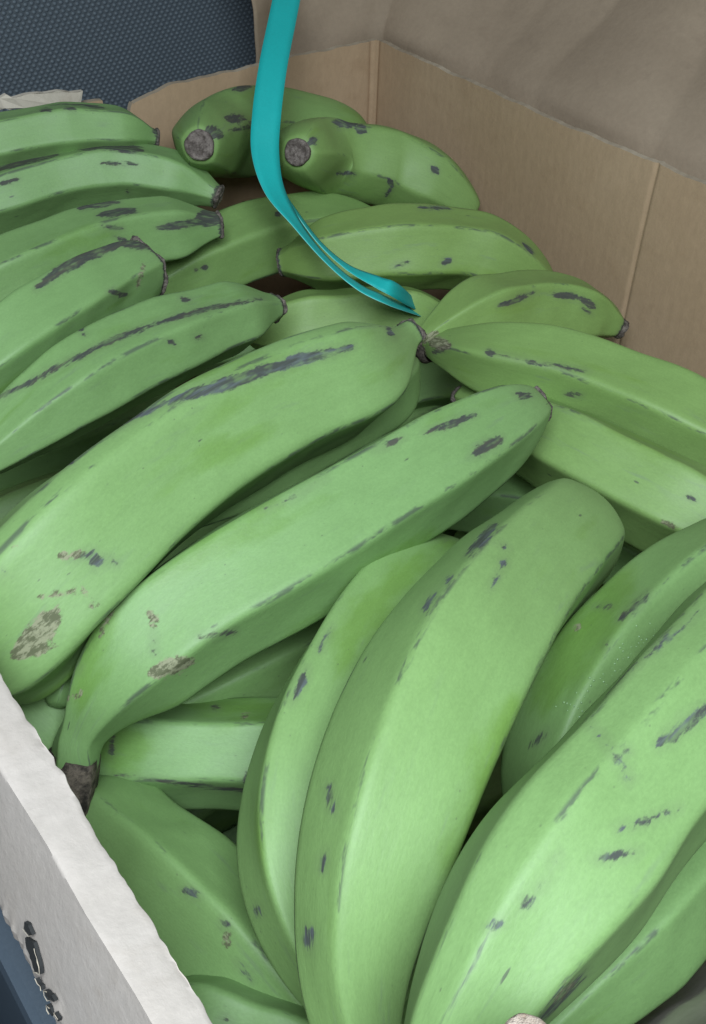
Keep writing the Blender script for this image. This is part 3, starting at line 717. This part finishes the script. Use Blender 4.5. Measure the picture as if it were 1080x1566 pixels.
plantain('deep green plantain lying low between the grey-tipped one and the strap',
    [(190, 470, -.085), (260, 425, -.078), (345, 385, -.072), (430, 358, -.072), (520, 350, -.078), (600, 360, -.09)],
    .0245, TIP, TIP, seed=15, ripe=.3, marks=[(d, 4, [(422, 324), (428, 330)]), (d, 3, [(300, 412)]), (d, 4, [(308, 410), (318, 408)])])
plantain('plain arched plantain under the strap with one dark oval nick',
    [(432, 402, -.068), (490, 394, -.062), (610, 380, -.058), (730, 388, -.066), (840, 440, -.088)],
    .0262, BLUNT, TIP, ridges=[(560, 352), (520, 425)], seed=16, nub0=('blossom_tip', 'tip', 0.0015, .98), ripe=.5,
    marks=[(d, 5, [(675, 405), (690, 396)]), (d, 2, [(600, 408), (625, 400)]), (d, 3, [(800, 372), (815, 388)]), (d, 2, [(640, 318), (690, 318)])])
plantain('short arched plantain ending in a dark tip against the brown side wall',
    [(648, 524, -.064), (672, 508, -.062), (745, 478, -.062), (830, 466, -.07), (905, 482, -.082), (946, 500, -.09)],
    .0212, STEM, TIP, ridges=[(760, 450)], seed=17, ripe=.5, nub1=('blossom_tip', 'tip', 0.0045, .95),
    marks=[(b, 10, [(650, 520), (675, 512)]), (d, 4, [(762, 468), (800, 455), (818, 446)]), (d, 5, [(845, 450), (885, 455)]), (d, 4, [(885, 455), (910, 470)]), (d, 2, [(890, 470), (905, 480)])])
plantain('long plantain with brown crown and dark ridge line, running towards the side wall',
    [(660, 528, -.068), (690, 535, -.064), (760, 552, -.060), (860, 572, -.058), (970, 612, -.058), (1090, 668, -.062), (1200, 730, -.07)],
    .0232, STEM, TIP, ridges=[(860, 570), (900, 510)], seed=18, ripe=.45, nub0=('crown', 'crown', 0.007, 1.35),
    marks=[(d, 5, [(742, 538), (758, 542)]), (d, 2.2, [(750, 540), (820, 555), (900, 568)]), (d, 4, [(865, 602), (890, 604)]), (d, 6, [(1020, 524), (1060, 536), (1085, 545)]), (d, 2.5, [(860, 496), (930, 505)]), (b, 10, [(655, 520), (688, 530)]), (d, 4, [(660, 540), (690, 528)])])
plantain('smooth pale plantain tucked under the bruised tip, running towards the side wall',
    [(712, 608, -.088), (740, 622, -.082), (800, 655, -.074), (890, 702, -.068), (985, 752, -.068), (1090, 806, -.07), (1220, 880, -.08)],
    .0242, NECK, TIP, seed=19, ridges=[(900, 640)], ripe=.35, nub0=('stem_stub', 'cork', 0.005, .9),
    marks=[(b, 4, [(1012, 796), (1035, 808)]), (d, 2.5, [(1050, 760), (1065, 765)])])
plantain('low yellowish green plantain showing between the thin-lined tip and the strap end',
    [(380, 512, -.088), (450, 500, -.083), (530, 492, -.082), (620, 488, -.085), (700, 500, -.09)], .0225, TIP, TIP, seed=20, ripe=.4,
    ridges=[(520, 455)])
plantain('blunt plantain with a yellow-green end, low beside the brown crown and white flap',
    [(170, 1150, -.108), (210, 1151, -.104), (300, 1152, -.10), (420, 1152, -.10), (560, 1145, -.105), (700, 1120, -.11)],
    .0224, (0.12, .60, (2.0, .6)), TIP, ridges=[(290, 1195), (300, 1105)], seed=21,
    marks=[(y, 38, [(150, 1150), (225, 1140)]), (y, 14, [(300, 1085), (430, 1090)]), (d, 2.5, [(165, 1185), (260, 1195), (380, 1210)]), (b, 4, [(370, 1098), (382, 1092)]), (d, 4, [(378, 1180), (376, 1200)]), (d, 3, [(172, 1120), (170, 1160)]), (d, 2.5, [(325, 1082), (334, 1081)])])
plantain('shaded plantain sloping down beside the white flap under the middle plantains',
    [(120, 1235, -.112), (190, 1292, -.105), (270, 1362, -.10), (350, 1440, -.10), (430, 1530, -.105), (520, 1640, -.115)],
    .0238, ROUND, TIP, ridges=[(320, 1370)], seed=22,
    marks=[(d, 5, [(280, 1360), (305, 1370)]), (d, 5, [(340, 1410), (352, 1418)]), (b, 6, [(345, 1420), (350, 1450)]), (d, 2, [(362, 1470), (385, 1500)])])
plantain('sliver of plantain at the foot of the white flap, next to the shaded sloping one',
    [(230, 1545, -.10), (330, 1585, -.098), (440, 1625, -.10), (560, 1680, -.105)], .020, TIP, TIP, seed=23, marks=[(d, 5, [(340, 1560), (350, 1562)])])
plantain('dark plantain in shade beneath the long stalked plantain',
    [(180, 1125, -.105), (280, 1075, -.100), (400, 1015, -.098), (520, 950, -.10), (640, 880, -.105)], .0225, STEM, TIP, seed=24, ridges=[(360, 1040)])
plantain('small green finger hanging beside the stalk above the brown crown',
    [(86, 1078, -.062), (96, 1045, -.060), (120, 990, -.062), (170, 920, -.075)], .0115, TIP, ROUND, seed=25, ns=60, na=48)
plantain('green plantain mostly hidden behind the rim of the white flap',
    [(-120, 1010, -.085), (-30, 1060, -.078), (60, 1110, -.08), (130, 1160, -.09)], .0215, STEM, TIP, seed=26)
plantain('dark plantain deep in the gap between the broad curved tip and the crowned pair',
    [(520, 630, -.140), (600, 595, -.138), (690, 580, -.138), (790, 600, -.140), (880, 640, -.145)], .021, TIP, TIP, seed=27)
plantain('dark plantain in the gap between the bruised tip and the largest rounded tip',
    [(640, 780, -.130), (730, 760, -.126), (830, 775, -.124), (940, 830, -.124), (1060, 900, -.13)], .0235, TIP, TIP, seed=28)
plantain('plantain with a pale cork stub poking up beside the biggest foreground plantain',
    [(806, 1597, .044), (812, 1619, .040), (835, 1700, .02), (870, 1810, -.005)], .0125, TIP, ROUND, seed=29, nub0=('cut_stem', 'pale', 0.003, 1.3), ns=60, na=48)

# buried layers that only show through the gaps
rg = random.Random(7)
SEEN = {(1, 0): 'shaded plantain down in the slit between the thin-lined and broad curved plantains',
        (2, 0): 'deep-lying plantain below the broad curved one where it nears the white flap',
        (3, 1): 'shaded plantain glimpsed between the broad curved tip and the long stalked plantain',
        (4, 0): 'deep-lying plantain in the slit along the underside of the broad curved plantain',
        (7, 0): 'deep-lying plantain under the blunt yellow-green ended one beside the sloping plantain',
        (8, 0): 'deep-lying plantain in the slit between the largest middle plantain and the beaded one',
        (9, 0): 'deep-lying plantain in the slit between the largest middle and biggest foreground plantains'}
for layer, zc in ((0, 0.070), (1, 0.030)):
    for k in range(13):
        for h in range(2):
            if layer == 1 and (k, h) not in ((3, 0), (3, 1), (4, 0), (4, 1), (5, 0), (6, 0), (7, 0), (8, 0), (2, 1), (1, 1)): continue
            yc = -0.045 - 0.050 * k - 0.025 * layer + rg.uniform(-.006, .006)
            x0 = -0.435 + 0.215 * h; x1 = x0 + 0.205
            sg = rg.choice((-1, 1)) * rg.uniform(.006, .014)
            zz = zc + rg.uniform(-.006, .006)
            pts = [(x0, yc, zz), (x0 + .06, yc + sg, zz + .004), (x0 + .13, yc + sg, zz + .004), (x1, yc, zz - .002)]
            plantain(SEEN.get((k, h) if layer == 0 else None, 'plantain buried in shade beneath the top layer of fruit'), pts, rg.uniform(.023, .026), STEM, TIP, seed=100 + layer * 50 + k * 2 + h,
                     ns=48, na=40, world=True, group='buried plantains under the top layer')

# ------------------------------------------------------------------ teal strap
def strap():
    root = empty('plastic_strap', atz(620, 462, -.05), 'teal plastic packing strap hanging down onto the plantains', 'strap')
    org = np.array(root.location)
    def strand(name, px, wpx, tw, off, mat):
        # px: (x, y, z); wpx full width in px; tw: share of the width seen face-on
        P = np.array([atz(*p) for p in px]); n = 160
        Q, u = spline(np.hstack([P, np.array(wpx)[:, None], np.array(tw)[:, None]]), n)
        C, wd, face = Q[:, :3], Q[:, 3], Q[:, 4]
        T = np.gradient(C, axis=0); T /= np.linalg.norm(T, axis=1)[:, None]
        view = CAM - C; dep = (C - CAM) @ fw; view /= np.linalg.norm(view, axis=1)[:, None]
        side = np.cross(T, view); side /= np.linalg.norm(side, axis=1)[:, None]
        nrmv = np.cross(side, T)
        ca = np.clip(face, 0.05, 1); sa = np.sqrt(1 - ca ** 2)
        W = side * ca[:, None] + nrmv * sa[:, None]
        G = np.cross(T, W)
        hw = 0.0085 * np.ones(n) if wd.max() < 0 else wd * dep / FPX / 2 / ca
        hw = np.clip(hw, 0.001, 0.0092)
        cross = [(-1, .5), (-.91, .8), (-.5, .6), (0, .5), (.5, .6), (.91, .8), (1, .5), (1, -.5), (.5, -.6), (0, -.5), (-.5, -.6), (-1, -.5)]
        V = np.stack([C + W * (hw * a)[:, None] + G * (0.0004 * h_) + off for a, h_ in cross], 1)
        F = grid_faces(n, len(cross), True); k = F[:, 0] % len(cross)
        mi = np.isin(k, (0, 1, 4, 5, 6, 11)).astype(int); mi = np.isin(k, (0, 5, 6, 11)).astype(int)
        mesh_obj(name, V.reshape(-1, 3) - org, F, None, root, mats=[mat, M['teal_edge']], midx=mi)
    strand('strand', [(446, -40, .06), (432, 30, .045), (418, 100, .03), (408, 175, .012), (406, 235, -.003), (420, 292, -.016), (455, 345, -.026), (498, 396, -.034), (545, 436, -.039), (588, 458, -.046), (640, 478, -.078)],
           [41, 42, 43, 44, 42, 30, 13, 8, 9, 11, 8], [1, 1, 1, 1, .97, .8, .4, .3, .3, .35, .3], np.zeros(3), M['teal'])
    strand('strand', [(430, 288, -.021), (449, 318, -.027), (488, 370, -.035), (530, 407, -.039), (575, 430, -.040), (606, 445, -.046), (642, 470, -.078)],
           [3, 4, 5, 8, 17, 21, 9], [.2, .2, .25, .4, .7, .85, .5], np.zeros(3), M['teal'])
strap()
